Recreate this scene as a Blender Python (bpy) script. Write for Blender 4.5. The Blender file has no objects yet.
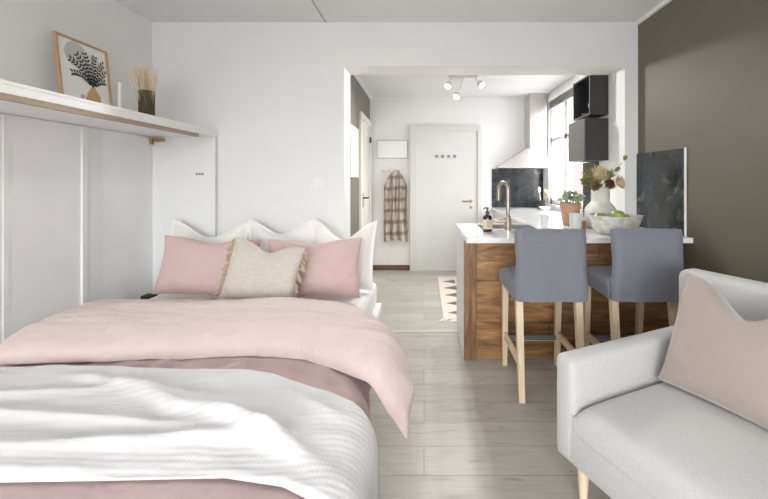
import bpy, bmesh, math, random
from mathutils import Vector, Matrix, noise
random.seed(7)
PI = math.pi
R = math.radians
COL = bpy.context.scene.collection
SC = bpy.context.scene

# ------------------------------------------------------------------ materials
def lin(c):
    return tuple(((v/255)/12.92 if v/255 <= .04045 else ((v/255+.055)/1.055)**2.4) for v in c)

def newmat(name):
    m = bpy.data.materials.new(name); m.use_nodes = True
    nt = m.node_tree; b = nt.nodes['Principled BSDF']
    return m, nt, b

def coords(nt, scale=(1, 1, 1), rot=(0, 0, 0)):
    tc = nt.nodes.new('ShaderNodeTexCoord'); mp = nt.nodes.new('ShaderNodeMapping')
    mp.inputs['Scale'].default_value = scale; mp.inputs['Rotation'].default_value = rot
    nt.links.new(tc.outputs['Object'], mp.inputs['Vector'])
    return mp.outputs['Vector']

def noise_node(nt, vec, scale, detail=4, rough=.55, dist=0):
    n = nt.nodes.new('ShaderNodeTexNoise'); n.inputs['Scale'].default_value = scale
    n.inputs['Detail'].default_value = detail; n.inputs['Roughness'].default_value = rough
    n.inputs['Distortion'].default_value = dist
    nt.links.new(vec, n.inputs['Vector']); return n.outputs['Fac']

def ramp(nt, fac, stops):
    r = nt.nodes.new('ShaderNodeValToRGB')
    el = r.color_ramp.elements
    while len(el) < len(stops): el.new(.5)
    for e, (p, c) in zip(el, stops):
        e.position = p; e.color = (*c, 1)
    nt.links.new(fac, r.inputs['Fac']); return r.outputs['Color']

def mixc(nt, a, b, fac, mode='MIX'):
    n = nt.nodes.new('ShaderNodeMix'); n.data_type = 'RGBA'; n.blend_type = mode
    for sock, v in ((n.inputs[6], a), (n.inputs[7], b)):
        if isinstance(v, tuple): sock.default_value = (*v, 1)
        else: nt.links.new(v, sock)
    if isinstance(fac, (int, float)): n.inputs[0].default_value = fac
    else: nt.links.new(fac, n.inputs[0])
    return n.outputs[2]

def bump(nt, b, h, strength, dist=.01, prev=None):
    n = nt.nodes.new('ShaderNodeBump'); n.inputs['Strength'].default_value = strength
    n.inputs['Distance'].default_value = dist
    nt.links.new(h, n.inputs['Height'])
    if prev is not None: nt.links.new(prev, n.inputs['Normal'])
    nt.links.new(n.outputs['Normal'], b.inputs['Normal']); return n.outputs['Normal']

def plain(name, c, rough=.5, metal=0, var=.04, vs=3, bs=0, bscale=80, spec=.5, coat=0):
    m, nt, b = newmat(name); c = lin(c); v = coords(nt)
    f = noise_node(nt, v, vs)
    d = tuple(x*(1-var*2) for x in c); e = tuple(min(1, x*(1+var*2)) for x in c)
    nt.links.new(ramp(nt, f, [(.3, d), (.7, e)]), b.inputs['Base Color'])
    b.inputs['Roughness'].default_value = rough; b.inputs['Metallic'].default_value = metal
    b.inputs['Specular IOR Level'].default_value = spec
    b.inputs['Coat Weight'].default_value = coat
    if bs: bump(nt, b, noise_node(nt, v, bscale, 3), bs, .004)
    return m

def fabric(name, c, var=.05, weave=500, wstr=.25, slub=0, sheen=.3, wr=0):
    m, nt, b = newmat(name); c = lin(c); v = coords(nt)
    f = noise_node(nt, v, weave*.35, 3, .7)
    d = tuple(x*(1-var*2) for x in c); e = tuple(min(1, x*(1+var*2)) for x in c)
    col = ramp(nt, f, [(.35, d), (.65, e)])
    g = noise_node(nt, v, 4, 3)
    col = mixc(nt, col, tuple(x*.9 for x in c), mathf(nt, g, .35))
    if slub:
        v2 = coords(nt, (18, 18, 160)); s = noise_node(nt, v2, 1, 3)
        col = mixc(nt, col, tuple(x*(1-slub) for x in c), ramp(nt, s, [(.45, (0, 0, 0)), (.7, (1, 1, 1))]))
    nt.links.new(col, b.inputs['Base Color'])
    b.inputs['Roughness'].default_value = .9; b.inputs['Specular IOR Level'].default_value = .15
    b.inputs['Sheen Weight'].default_value = sheen
    n1 = bump(nt, b, noise_node(nt, v, weave, 2), wstr, .002)
    if wr: bump(nt, b, noise_node(nt, v, 9, 4, .5, .6), wr, .03, n1)
    return m

def mathf(nt, a, mul):
    n = nt.nodes.new('ShaderNodeMath'); n.operation = 'MULTIPLY'
    nt.links.new(a, n.inputs[0]); n.inputs[1].default_value = mul; return n.outputs[0]

M = {}
M['wall'] = plain('wall_paint', (232, 232, 231), .75, var=.008, bs=.12, bscale=140)
M['ceiling'] = plain('ceiling_paint', (226, 226, 226), .8, var=.008, bs=.1, bscale=120)
M['olive'] = plain('olive_paint', (104, 98, 85), .55, var=.03, vs=1.5, bs=.15, bscale=140)
M['taupe'] = plain('grey_green_paint', (116, 113, 105), .6, var=.03, bs=.1, bscale=140)
M['trim'] = plain('white_trim', (238, 238, 236), .45, var=.01)
M['seam'] = plain('seam_grey', (150, 150, 150), .7, var=.02)
M['lam'] = plain('white_laminate', (234, 235, 235), .4, var=.01)
M['lam2'] = plain('cabinet_back_white', (240, 241, 241), .5, var=.015)
M['cream'] = plain('cream_paint', (226, 223, 215), .45, var=.015)
M['doorgrey'] = plain('door_grey_white', (214, 214, 212), .45, var=.01)
M['counter'] = plain('white_worktop', (240, 240, 240), .13, var=.015, vs=8, coat=.3)
M['pale_wood'] = None
M['steel'] = plain('brushed_steel', (205, 203, 198), .28, 1, var=.03, vs=12)
M['hood_steel'] = plain('hood_steel', (214, 208, 204), .34, 1, var=.03, vs=6)
M['nickel'] = plain('brushed_nickel', (172, 163, 150), .3, 1, var=.03)
M['footmetal'] = plain('grey_footrest_metal', (150, 155, 160), .35, .9, var=.03)
M['brass'] = plain('brass', (176, 150, 104), .35, 1, var=.03)
M['black'] = plain('black_plastic', (24, 23, 22), .4, var=.03)
M['darkcab'] = plain('charcoal_cabinet', (50, 49, 50), .42, var=.04, vs=10)
M['darkcab_face'] = plain('taupe_charcoal_face', (84, 80, 77), .3, var=.04, vs=10)
M['darkin'] = plain('black_cabinet_inside', (22, 22, 26), .6, var=.05)
M['stool'] = fabric('blue_grey_slipcover', (126, 128, 137), .05, 420, .3, 0, .15, .08)
M['sofa'] = fabric('light_grey_woven', (196, 195, 194), .045, 500, .25, 0, .3)
M['sofa_pillow'] = fabric('taupe_velvet', (166, 153, 146), .03, 500, .15, 0, .6, .1)
M['white_linen'] = fabric('white_cotton', (240, 239, 237), .02, 500, .15, 0, .2, .15)
M['pink'] = fabric('blush_cotton', (205, 179, 176), .02, 600, .15, 0, .3, .15)
M['pink_fold'] = fabric('pale_blush_cotton', (215, 196, 194), .02, 600, .12, 0, .3, .45)
M['dusty'] = fabric('dusty_pink_cotton', (192, 169, 170), .02, 600, .15, 0, .3, .25)
M['linen'] = fabric('natural_linen', (204, 197, 188), .06, 350, .4, .14, .2, .1)
M['tassel'] = fabric('tassel_beige', (178, 160, 138), .08, 400, .3)
M['mattress'] = fabric('mattress_white', (236, 236, 236), .02, 300, .3)
M['apple'] = plain('green_apple', (142, 166, 70), .3, var=.12, vs=18, coat=.3)
M['terracotta'] = plain('terracotta', (180, 142, 117), .75, var=.1, vs=14, bs=.2)
M['vasewhite'] = plain('matte_white_ceramic', (214, 212, 206), .7, var=.05, vs=14, bs=.35, bscale=60)
M['bowlstone'] = plain('washed_stone_bowl', (205, 203, 196), .8, var=.14, vs=22, bs=.6, bscale=40)
M['glazed'] = plain('white_glazed', (225, 227, 228), .2, var=.03)
M['cupgrey'] = plain('pale_grey_ribbed', (196, 199, 199), .35, var=.03)
M['candle'] = plain('white_wax', (240, 239, 234), .5, var=.01)
M['amber'] = plain('dark_amber_glass', (38, 24, 16), .15, var=.05, coat=.5)
M['label_paper'] = plain('cream_label', (214, 196, 172), .6, var=.03)
M['ink'] = plain('dark_ink', (50, 45, 42), .6, var=.03)
M['succ'] = plain('succulent_green', (158, 176, 150), .6, var=.18, vs=30)
M['olive_leaf'] = plain('dried_olive_leaf', (118, 120, 70), .7, var=.15, vs=30)
M['petal'] = plain('dried_petal_cream', (206, 186, 146), .8, var=.12, vs=40)
M['petal_green'] = plain('dried_petal_green', (136, 136, 84), .8, var=.15, vs=40)
M['petal_brown'] = plain('dried_petal_brown', (142, 118, 80), .8, var=.15, vs=40)
M['petal_dark'] = plain('dried_cone_dark', (62, 34, 28), .8, var=.2, vs=60)
M['stem'] = plain('dried_stem', (118, 112, 70), .8, var=.1)
M['soil'] = plain('soil', (60, 46, 36), .95, var=.2, vs=60, bs=.6)
M['grass'] = plain('dried_grass', (224, 206, 176), .9, var=.1, vs=40)
M['paper'] = plain('print_paper', (243, 243, 240), .7, var=.01)
M['leaf_ink'] = plain('print_leaf_green_black', (40, 48, 38), .7, var=.1)
M['circle_grey'] = plain('print_circle_grey', (205, 203, 200), .7, var=.03)
M['circle_blush'] = plain('print_circle_blush', (220, 218, 214), .7, var=.02)
M['print_vase'] = plain('print_vase_ochre', (204, 172, 118), .7, var=.04)
M['framewood'] = plain('oak_frame', (186, 158, 124), .5, var=.06, vs=9)
M['rug_dark'] = fabric('rug_brown', (112, 96, 88), .08, 300, .6)
M['rug'] = fabric('rug_cream', (226, 217, 206), .05, 300, .8)
M['spotprint'] = plain('spotted_print', (216, 204, 192), .7, var=.12, vs=14)
M['strip'] = plain('threshold_strip', (192, 190, 184), .5, var=.02)
M['frame_grey'] = plain('door_frame_grey_white', (212, 210, 205), .45, var=.01)
M['foam'] = plain('dark_bed_bracket', (30, 30, 32), .6)
M['knobwhite'] = plain('lamp_white', (225, 225, 220), .35, var=.02)

def wood(name, dark, light, stretch=(3, 40, 40), rough=.45, knots=0, warp=.6):
    m, nt, b = newmat(name); v = coords(nt, stretch)
    f = noise_node(nt, v, 1, 6, .62, warp)
    col = ramp(nt, f, [(.3, lin(dark)), (.55, tuple((p+q)/2 for p, q in zip(lin(dark), lin(light)))), (.72, lin(light))])
    if knots:
        k = noise_node(nt, coords(nt, tuple(s*.18 for s in stretch)), 1.7, 3, .5, 1.2)
        col = mixc(nt, col, tuple(x*.3 for x in lin(dark)), ramp(nt, k, [(.5, (0, 0, 0)), (.75, (knots,)*3)]))
    nt.links.new(col, b.inputs['Base Color'])
    b.inputs['Roughness'].default_value = rough
    bump(nt, b, f, .25, .003)
    return m
M['leg_wood'] = wood('birch_leg', (228, 206, 172), (240, 224, 198), (40, 40, 4), .4)
M['rustic'] = wood('rustic_pine_board', (106, 72, 42), (200, 154, 102), (2.6, 20, 18), .5, .6, 1.4)
M['rustic_v'] = wood('rustic_pine_upright', (92, 62, 38), (182, 138, 92), (18, 20, 2.6), .5, .6, 1.4)
M['brown_base'] = wood('brown_baseboard', (86, 60, 40), (124, 90, 62), (4, 40, 40), .5)
M['shelf_strip'] = wood('ash_strip', (150, 130, 108), (182, 162, 140), (40, 3, 40), .5)
M['block'] = wood('small_wood_box', (140, 96, 66), (186, 140, 104), (6, 30, 30), .5)

def floor_mat():
    m, nt, b = newmat('grey_oak_planks')
    v = coords(nt)
    br = nt.nodes.new('ShaderNodeTexBrick'); nt.links.new(v, br.inputs['Vector'])
    br.offset = .37; br.squash = 1
    br.inputs['Scale'].default_value = 1; br.inputs['Brick Width'].default_value = 1.38
    br.inputs['Row Height'].default_value = .19; br.inputs['Mortar Size'].default_value = .0014
    br.inputs['Mortar Smooth'].default_value = .2; br.inputs['Bias'].default_value = 0
    br.inputs['Color1'].default_value = (*lin((180, 176, 170)), 1)
    br.inputs['Color2'].default_value = (*lin((197, 193, 187)), 1)
    br.inputs['Mortar'].default_value = (*lin((120, 115, 108)), 1)
    n1 = noise_node(nt, coords(nt, (1.6, 22, 1)), 1.5, 6, .65, .5)
    g = ramp(nt, n1, [(.28, lin((212, 209, 204))), (.5, lin((250, 249, 247))), (.75, lin((228, 226, 222)))])
    col = mixc(nt, br.outputs['Color'], g, .85, 'MULTIPLY')
    n2 = noise_node(nt, coords(nt, (1.1, 4.5, 1)), 2.2, 3, .5, 1.5)
    col = mixc(nt, col, lin((146, 142, 137)), ramp(nt, n2, [(.55, (0, 0, 0)), (.8, (.75,)*3)]))
    n3 = noise_node(nt, coords(nt, (5, 13, 1)), 1.2, 2, .5, .5)
    col = mixc(nt, col, lin((130, 125, 119)), ramp(nt, n3, [(.68, (0, 0, 0)), (.78, (.7,)*3)]))
    nt.links.new(col, b.inputs['Base Color'])
    rr = ramp(nt, n1, [(.3, (.34,)*3), (.7, (.46,)*3)])
    nt.links.new(rr, b.inputs['Roughness'])
    n = bump(nt, b, n1, .12, .003)
    inv = nt.nodes.new('ShaderNodeInvert'); nt.links.new(br.outputs['Fac'], inv.inputs['Color'])
    bump(nt, b, inv.outputs['Color'], .3, .002, n)
    return m
M['floor'] = floor_mat()

def slate_mat():
    m, nt, b = newmat('black_smoky_slate')
    f = noise_node(nt, coords(nt, (1, 1, 1)), 5, 7, .68, 1.2)
    f2 = noise_node(nt, coords(nt, (9, 9, 2.2)), 1, 4, .6, .6)
    col = ramp(nt, f, [(.38, lin((26, 29, 32))), (.55, lin((44, 48, 51))), (.72, lin((120, 118, 110)))])
    col = mixc(nt, col, lin((62, 72, 80)), ramp(nt, f2, [(.5, (0, 0, 0)), (.75, (.6,)*3)]))
    nt.links.new(col, b.inputs['Base Color']); b.inputs['Roughness'].default_value = .22
    return m
M['slate'] = slate_mat()

def throw_mat():
    m, nt, b = newmat('white_ribbed_cotton'); v = coords(nt)
    w = nt.nodes.new('ShaderNodeTexWave'); w.wave_type = 'BANDS'; w.bands_direction = 'Y'
    w.inputs['Scale'].default_value = 14; w.inputs['Distortion'].default_value = 1.2
    w.inputs['Detail'].default_value = 1; w.inputs['Detail Scale'].default_value = 1.5
    w2 = nt.nodes.new('ShaderNodeTexWave'); w2.wave_type = 'BANDS'; w2.bands_direction = 'X'
    w2.inputs['Scale'].default_value = 26; w2.inputs['Distortion'].default_value = .8
    nt.links.new(v, w.inputs['Vector']); nt.links.new(v, w2.inputs['Vector'])
    b.inputs['Base Color'].default_value = (*lin((218, 218, 219)), 1)
    b.inputs['Roughness'].default_value = .9; b.inputs['Specular IOR Level'].default_value = .1
    n = bump(nt, b, w.outputs['Fac'], .35, .0025)
    bump(nt, b, w2.outputs['Fac'], .2, .0015, n)
    return m
M['throw'] = throw_mat()

def plaid_mat():
    m, nt, b = newmat('beige_brown_plaid')
    v = coords(nt)
    w1 = nt.nodes.new('ShaderNodeTexWave'); w1.bands_direction = 'Z'; w1.inputs['Scale'].default_value = 1.9; w1.inputs['Distortion'].default_value = 1.6; w1.inputs['Detail Scale'].default_value = 2
    w2 = nt.nodes.new('ShaderNodeTexWave'); w2.bands_direction = 'X'; w2.inputs['Scale'].default_value = 3.1; w2.inputs['Distortion'].default_value = 2; w2.inputs['Detail Scale'].default_value = 2
    nt.links.new(v, w1.inputs['Vector']); nt.links.new(v, w2.inputs['Vector'])
    c = mixc(nt, lin((194, 184, 174)), lin((112, 98, 90)), ramp(nt, w1.outputs['Fac'], [(.6, (0, 0, 0)), (.9, (.7,)*3)]))
    c = mixc(nt, c, lin((110, 92, 80)), ramp(nt, w2.outputs['Fac'], [(.6, (0, 0, 0)), (.85, (.6,)*3)]))
    nt.links.new(c, b.inputs['Base Color']); b.inputs['Roughness'].default_value = .95
    bump(nt, b, noise_node(nt, v, 200, 2), .4, .004)
    return m
M['plaid'] = plaid_mat()

def brick_mat():
    m, nt, b = newmat('pale_red_brick')
    br = nt.nodes.new('ShaderNodeTexBrick')
    nt.links.new(coords(nt, rot=(PI/2, 0, PI/2)), br.inputs['Vector'])
    tc = nt.nodes.new('ShaderNodeTexCoord'); sp = nt.nodes.new('ShaderNodeSeparateXYZ'); cb = nt.nodes.new('ShaderNodeCombineXYZ')
    nt.links.new(tc.outputs['Object'], sp.inputs[0]); nt.links.new(sp.outputs['Y'], cb.inputs['X']); nt.links.new(sp.outputs['Z'], cb.inputs['Y'])
    nt.links.new(cb.outputs[0], br.inputs['Vector'])
    br.inputs['Scale'].default_value = 1; br.inputs['Brick Width'].default_value = .5; br.inputs['Row Height'].default_value = .16
    br.inputs['Mortar Size'].default_value = .015
    br.inputs['Color1'].default_value = (*lin((90, 71, 69)), 1); br.inputs['Color2'].default_value = (*lin((84, 66, 64)), 1)
    br.inputs['Mortar'].default_value = (*lin((100, 92, 90)), 1)
    nt.links.new(br.outputs['Color'], b.inputs['Base Color']); b.inputs['Roughness'].default_value = .9
    return m
M['brick'] = brick_mat()

def glass_mat():
    m, nt, b = newmat('window_glass')
    nt.nodes.remove(b); out = nt.nodes['Material Output']
    t = nt.nodes.new('ShaderNodeBsdfTransparent'); g = nt.nodes.new('ShaderNodeBsdfGlossy'); g.inputs['Roughness'].default_value = .02
    mx = nt.nodes.new('ShaderNodeMixShader'); mx.inputs[0].default_value = .06
    nt.links.new(t.outputs[0], mx.inputs[1]); nt.links.new(g.outputs[0], mx.inputs[2]); nt.links.new(mx.outputs[0], out.inputs['Surface'])
    return m
M['pane'] = glass_mat()
def tumbler_mat(name, c, f):
    m, nt, b = newmat(name)
    out = nt.nodes['Material Output']
    b.inputs['Base Color'].default_value = (*lin(c), 1); b.inputs['Roughness'].default_value = .05
    t = nt.nodes.new('ShaderNodeBsdfTransparent')
    t.inputs['Color'].default_value = (*lin(c), 1)
    mx = nt.nodes.new('ShaderNodeMixShader'); mx.inputs[0].default_value = f
    nt.links.new(t.outputs[0], mx.inputs[1]); nt.links.new(b.outputs[0], mx.inputs[2]); nt.links.new(mx.outputs[0], out.inputs['Surface'])
    return m
M['clear'] = tumbler_mat('clear_glass', (246, 248, 248), .2)
M['smoke'] = tumbler_mat('smoky_glass', (165, 156, 132), .2)
def emis(name, c, s):
    m, nt, b = newmat(name); b.inputs['Emission Color'].default_value = (*c, 1); b.inputs['Emission Strength'].default_value = s
    return m
M['bulb'] = emis('bulb_lit', (1, .96, .88), 6)

# ------------------------------------------------------------------ mesh builder
class MB:
    def __init__(s): s.bm = bmesh.new()
    def box(s, x0, x1, y0, y1, z0, z1, bev=0, seg=2, rot=None, piv=None):
        r = bmesh.ops.create_cube(s.bm, size=1)
        vs = r['verts']
        bmesh.ops.scale(s.bm, vec=(x1-x0, y1-y0, z1-z0), verts=vs)
        bmesh.ops.translate(s.bm, vec=((x0+x1)/2, (y0+y1)/2, (z0+z1)/2), verts=vs)
        if bev:
            es = list({e for v in vs for e in v.link_edges})
            g = bmesh.ops.bevel(s.bm, geom=es, offset=bev, segments=seg, affect='EDGES', profile=.5)
            vs = list({v for f in g['faces'] for v in f.verts} | {v for v in vs if v.is_valid})
        if rot is not None:
            p = Vector(piv or (0, 0, 0))
            bmesh.ops.rotate(s.bm, cent=p, matrix=rot, verts=[v for v in vs if v.is_valid])
        return s
    def frustum(s, b, t):   # b,t: lists of 4 points
        vb = [s.bm.verts.new(p) for p in b]; vt = [s.bm.verts.new(p) for p in t]
        n = len(vb)
        s.bm.faces.new(vb[::-1]); s.bm.faces.new(vt)
        for i in range(n): s.bm.faces.new((vb[i], vb[(i+1) % n], vt[(i+1) % n], vt[i]))
        return s
    def leg(s, p0, p1, w0, w1):     # square tapered bar
        b = [(p0[0]+a*w0/2, p0[1]+c*w0/2, p0[2]) for a, c in ((-1, -1), (1, -1), (1, 1), (-1, 1))]
        t = [(p1[0]+a*w1/2, p1[1]+c*w1/2, p1[2]) for a, c in ((-1, -1), (1, -1), (1, 1), (-1, 1))]
        return s.frustum(b, t)
    def tube(s, pts, rad, seg=10, cap=True):
        pts = [Vector(p) for p in pts]
        if not isinstance(rad, (list, tuple)): rad = [rad]*len(pts)
        rings = []
        nrm = None
        for i, p in enumerate(pts):
            d = (pts[min(i+1, len(pts)-1)]-pts[max(i-1, 0)]).normalized()
            if nrm is None:
                nrm = d.orthogonal().normalized()
            else:
                nrm = (nrm-d*nrm.dot(d)).normalized()
            bn = d.cross(nrm)
            rings.append([s.bm.verts.new(p+(nrm*math.cos(2*PI*k/seg)+bn*math.sin(2*PI*k/seg))*rad[i]) for k in range(seg)])
        for a, b in zip(rings, rings[1:]):
            for k in range(seg): s.bm.faces.new((a[k], a[(k+1) % seg], b[(k+1) % seg], b[k]))
        if cap:
            s.bm.faces.new(rings[0][::-1]); s.bm.faces.new(rings[-1])
        return s
    def lathe(s, prof, c=(0, 0, 0), seg=32, cap0=True, cap1=True, fn=None):
        rings = []
        for r, z in prof:
            ring = []
            for k in range(seg):
                a = 2*PI*k/seg; rr = r*(fn(a, z) if fn else 1)
                ring.append(s.bm.verts.new((c[0]+rr*math.cos(a), c[1]+rr*math.sin(a), c[2]+z)))
            rings.append(ring)
        for a, b in zip(rings, rings[1:]):
            for k in range(seg): s.bm.faces.new((a[k], a[(k+1) % seg], b[(k+1) % seg], b[k]))
        if cap0: s.bm.faces.new(rings[0][::-1])
        if cap1: s.bm.faces.new(rings[-1])
        return s
    def ball(s, c, r, sx=1, sy=1, sz=1, sub=2, mat=None):
        g = bmesh.ops.create_icosphere(s.bm, subdivisions=sub, radius=r)
        bmesh.ops.scale(s.bm, vec=(sx, sy, sz), verts=g['verts'])
        if mat is not None: bmesh.ops.transform(s.bm, matrix=mat, verts=g['verts'])
        bmesh.ops.translate(s.bm, vec=c, verts=g['verts']); return s
    def poly(s, pts, nrm, th):
        """flat polygon pts extruded by th along nrm"""
        n = Vector(nrm)*th
        return s.frustum([Vector(p) for p in pts], [Vector(p)+n for p in pts])
    def shell(s, top, bot):
        """closed shell from two equal grids of points"""
        n, m = len(top), len(top[0])
        T = [[s.bm.verts.new(p) for p in row] for row in top]
        B = [[s.bm.verts.new(p) for p in row] for row in bot]
        for i in range(n-1):
            for j in range(m-1):
                s.bm.faces.new((T[i][j], T[i+1][j], T[i+1][j+1], T[i][j+1]))
                s.bm.faces.new((B[i][j], B[i][j+1], B[i+1][j+1], B[i+1][j]))
        for i in range(n-1):
            s.bm.faces.new((T[i][0], B[i][0], B[i+1][0], T[i+1][0]))
            s.bm.faces.new((T[i][m-1], T[i+1][m-1], B[i+1][m-1], B[i][m-1]))
        for j in range(m-1):
            s.bm.faces.new((T[0][j], T[0][j+1], B[0][j+1], B[0][j]))
            s.bm.faces.new((T[n-1][j], B[n-1][j], B[n-1][j+1], T[n-1][j+1]))
        return s
    def build(s, name, mat, parent=None, loc=None, rot=None, smooth=None, world=False, bev=0):
        """world=True: vertices are in room coordinates, shifted so the origin sits at loc (or at the parent)"""
        if world:
            o0 = Vector(loc) if loc is not None else (parent_loc(parent) if parent else Vector((0, 0, 0)))
            bmesh.ops.translate(s.bm, vec=-o0, verts=s.bm.verts)
        bmesh.ops.recalc_face_normals(s.bm, faces=s.bm.faces)
        me = bpy.data.meshes.new(name); s.bm.to_mesh(me); s.bm.free()
        me.materials.append(mat)
        if smooth is not None:
            for p in me.polygons: p.use_smooth = True
            me.set_sharp_from_angle(angle=R(smooth))
        o = bpy.data.objects.new(name, me); COL.objects.link(o)
        if parent is not None: o.parent = parent
        if loc is not None: o.location = loc
        if rot is not None: o.rotation_euler = rot
        if bev:
            md = o.modifiers.new('bevel', 'BEVEL'); md.width = bev; md.segments = 2; md.limit_method = 'ANGLE'
        return o

def parent_loc(p):
    v = Vector((0, 0, 0))
    while p is not None:
        v += p.location; p = p.parent
    return v

def thing(name, label, cat, loc=(0, 0, 0), rotz=0, group=None):
    o = bpy.data.objects.new(name, None); COL.objects.link(o)
    o.location = loc; o.rotation_euler = (0, 0, rotz); o.empty_display_size = .1
    return tag(o, label, cat, group)
def tag(o, label, cat, group=None, kind=None):
    o['label'] = label; o['category'] = cat
    if group: o['group'] = group
    if kind: o['kind'] = kind
    return o
def struct(name, mb, mat, parent=None, **k):
    o = mb.build(name, mat, parent, **k)
    if parent is None: o['kind'] = 'structure'
    return o
def B(*a, **k): return MB().box(*a, **k)
def copy_tree(o, parent=None):
    c = o.copy(); COL.objects.link(c)
    if parent is not None: c.parent = parent
    for ch in [x for x in bpy.data.objects if x.parent == o]: copy_tree(ch, c)
    return c

# ------------------------------------------------------------------ room
XL, XR = -2.38, 1.872        # main room side walls
YD, YK = 3.325, 3.61         # division wall front / back
YF = 5.61                    # kitchen far wall
YB = -3.3                    # wall behind the camera
ZC, ZK = 2.712, 2.55
KL, KR = -.80, 1.76          # kitchen side walls
OL, OR_, OT = -.70, 1.758, 2.327

struct('floor', B(XL-.15, XR+.15, YB-.15, YF+.15, -.1, 0), M['floor'])
struct('ceiling', B(XL-.15, XR+.15, YB-.15, YK, ZC, ZC+.1), M['ceiling'])
struct('ceiling_kitchen', B(KL-.1, KR+.2, YK, YF+.15, ZK, ZK+.26), M['ceiling'])
struct('wall_left', B(XL-.15, XL, YB-.15, YK, 0, ZC), M['wall'])
struct('wall_right', B(XR, XR+.2, YB-.15, YD, 0, ZC), M['olive'])
w = MB()
w.box(XL, OL, YD, YK, 0, ZC); w.box(OL, OR_, YD, YK, OT, ZC); w.box(OR_, XR+.2, YD, YK, 0, ZC)
struct('wall_back', w, M['wall'])
struct('wall_kitchen_left', B(KL-.1, KL, YK, YF+.1, 0, ZK), M['taupe'])
struct('wall_kitchen_far', B(KL-.1, KR+.2, YF, YF+.15, 0, ZK), M['wall'])
WY0, WY1, WZ0, WZ1 = 4.2, 5.36, 1.0, 2.44
w = MB()
w.box(KR, KR+.2, YK, WY0, 0, ZK); w.box(KR, KR+.2, WY1, YF, 0, ZK)
w.box(KR, KR+.2, WY0, WY1, 0, WZ0); w.box(KR, KR+.2, WY0, WY1, WZ1, ZK)
struct('wall_kitchen_right', w, M['wall'])
# wall behind the camera with a wide window
BX0, BX1, BZ0, BZ1 = -2.0, 1.6, .45, 2.45
w = MB()
w.box(XL, BX0, YB-.15, YB, 0, ZC); w.box(BX1, XR, YB-.15, YB, 0, ZC)
w.box(BX0, BX1, YB-.15, YB, 0, BZ0); w.box(BX0, BX1, YB-.15, YB, BZ1, ZC)
struct('wall_front', w, M['wall'])
w = MB()
for a, b_ in ((BX0, BX0+.06), (BX1-.06, BX1), (-.82, -.76), (.37, .43)): w.box(a, b_, YB-.12, YB-.05, BZ0, BZ1)
w.box(BX0, BX1, YB-.12, YB-.05, BZ0, BZ0+.06); w.box(BX0, BX1, YB-.12, YB-.05, BZ1-.06, BZ1)
wf = struct('window_2', w, M['trim'])
B(BX0+.05, BX1-.05, YB-.09, YB-.084, BZ0+.05, BZ1-.05).build('pane', M['pane'], wf)
# kitchen window
w = MB()
X0, X1 = KR+.03, KR+.1
for a, b_ in ((WY0, WY0+.05), (WY1-.05, WY1), (4.74, 4.83)): w.box(X0, X1, a, b_, WZ0, WZ1)
for a, b_ in ((WZ0, WZ0+.06), (WZ1-.06, WZ1), (1.86, 1.91)): w.box(X0, X1, WY0, WY1, a, b_)
kw = struct('window_1', w, M['trim'])
B(X0+.03, X0+.036, WY0+.03, WY1-.03, WZ0+.03, WZ1-.03).build('pane', M['pane'], kw)
B(KR-.03, KR+.03, WY0-.02, WY1+.02, WZ0-.03, WZ0).build('window_sill', M['trim'], kw)
# trims
struct('trim_1', B(-.865, -.856, YB, YD, ZC-.004, ZC+.001), M['seam'])
struct('trim_2', B(XR-.022, XR+.001, YB, YD, ZC-.028, ZC+.001), M['trim'])
struct('trim_3', B(OL-.02, OR_+.02, YD-.012, YD+.03, 0, .006), M['strip'])
struct('trim_4', B(KL, KL+.03, YK, YF, ZK-.03, ZK), M['trim'])
struct('baseboard_kitchen_far', B(KL, -.207, YF-.016, YF+.001, 0, .075), M['brown_base'])
struct('baseboard_right', B(XR-.014, XR+.001, YB, 2.6, 0, .08), M['trim'])
# far door
d = struct('door_1', B(-.105, .785, YF-.03, YF+.001, .012, 2.045), M['doorgrey'])
w = MB(); y0 = YF-.055
w.box(-.207, -.105, y0, YF, 0, 2.13); w.box(.785, .845, y0, YF, 0, 2.13); w.box(-.105, .785, y0, YF, 2.045, 2.13)
w.box(-.105, .785, y0, YF, 0, .02)
w.build('door_frame', M['frame_grey'], d, bev=.006)
w = MB(); hx, hz = .69, 1.02
w.lathe([(.024, 0), (.024, .008)], (0, 0, 0), 16)
bmesh.ops.rotate(w.bm, cent=(0, 0, 0), matrix=Matrix.Rotation(PI/2, 3, 'X'), verts=w.bm.verts)
bmesh.ops.translate(w.bm, vec=(hx, YF-.03, hz), verts=w.bm.verts)
w.tube([(hx, YF-.035, hz), (hx, YF-.085, hz), (hx-.03, YF-.09, hz), (hx-.13, YF-.09, hz)], .0095, 10)
w.ball((hx, YF-.034, hz-.09), .02, 1, .4, 1)
w.build('door_handle', M['brass'], d, smooth=40)
w = MB()
for k, px in enumerate((436.5, 442.5, 448.5, 454.5)):
    x = (px-424)/67.7
    w.box(x-.022, x+.022, YF-.034, YF-.029, 1.66, 1.70, bev=.002, seg=1)
    w.tube([(x, YF-.03, 1.67), (x, YF-.055, 1.655), (x, YF-.06, 1.675)], .006, 8)
w.build('hook_strip', M['seam'], d, smooth=40)
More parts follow.
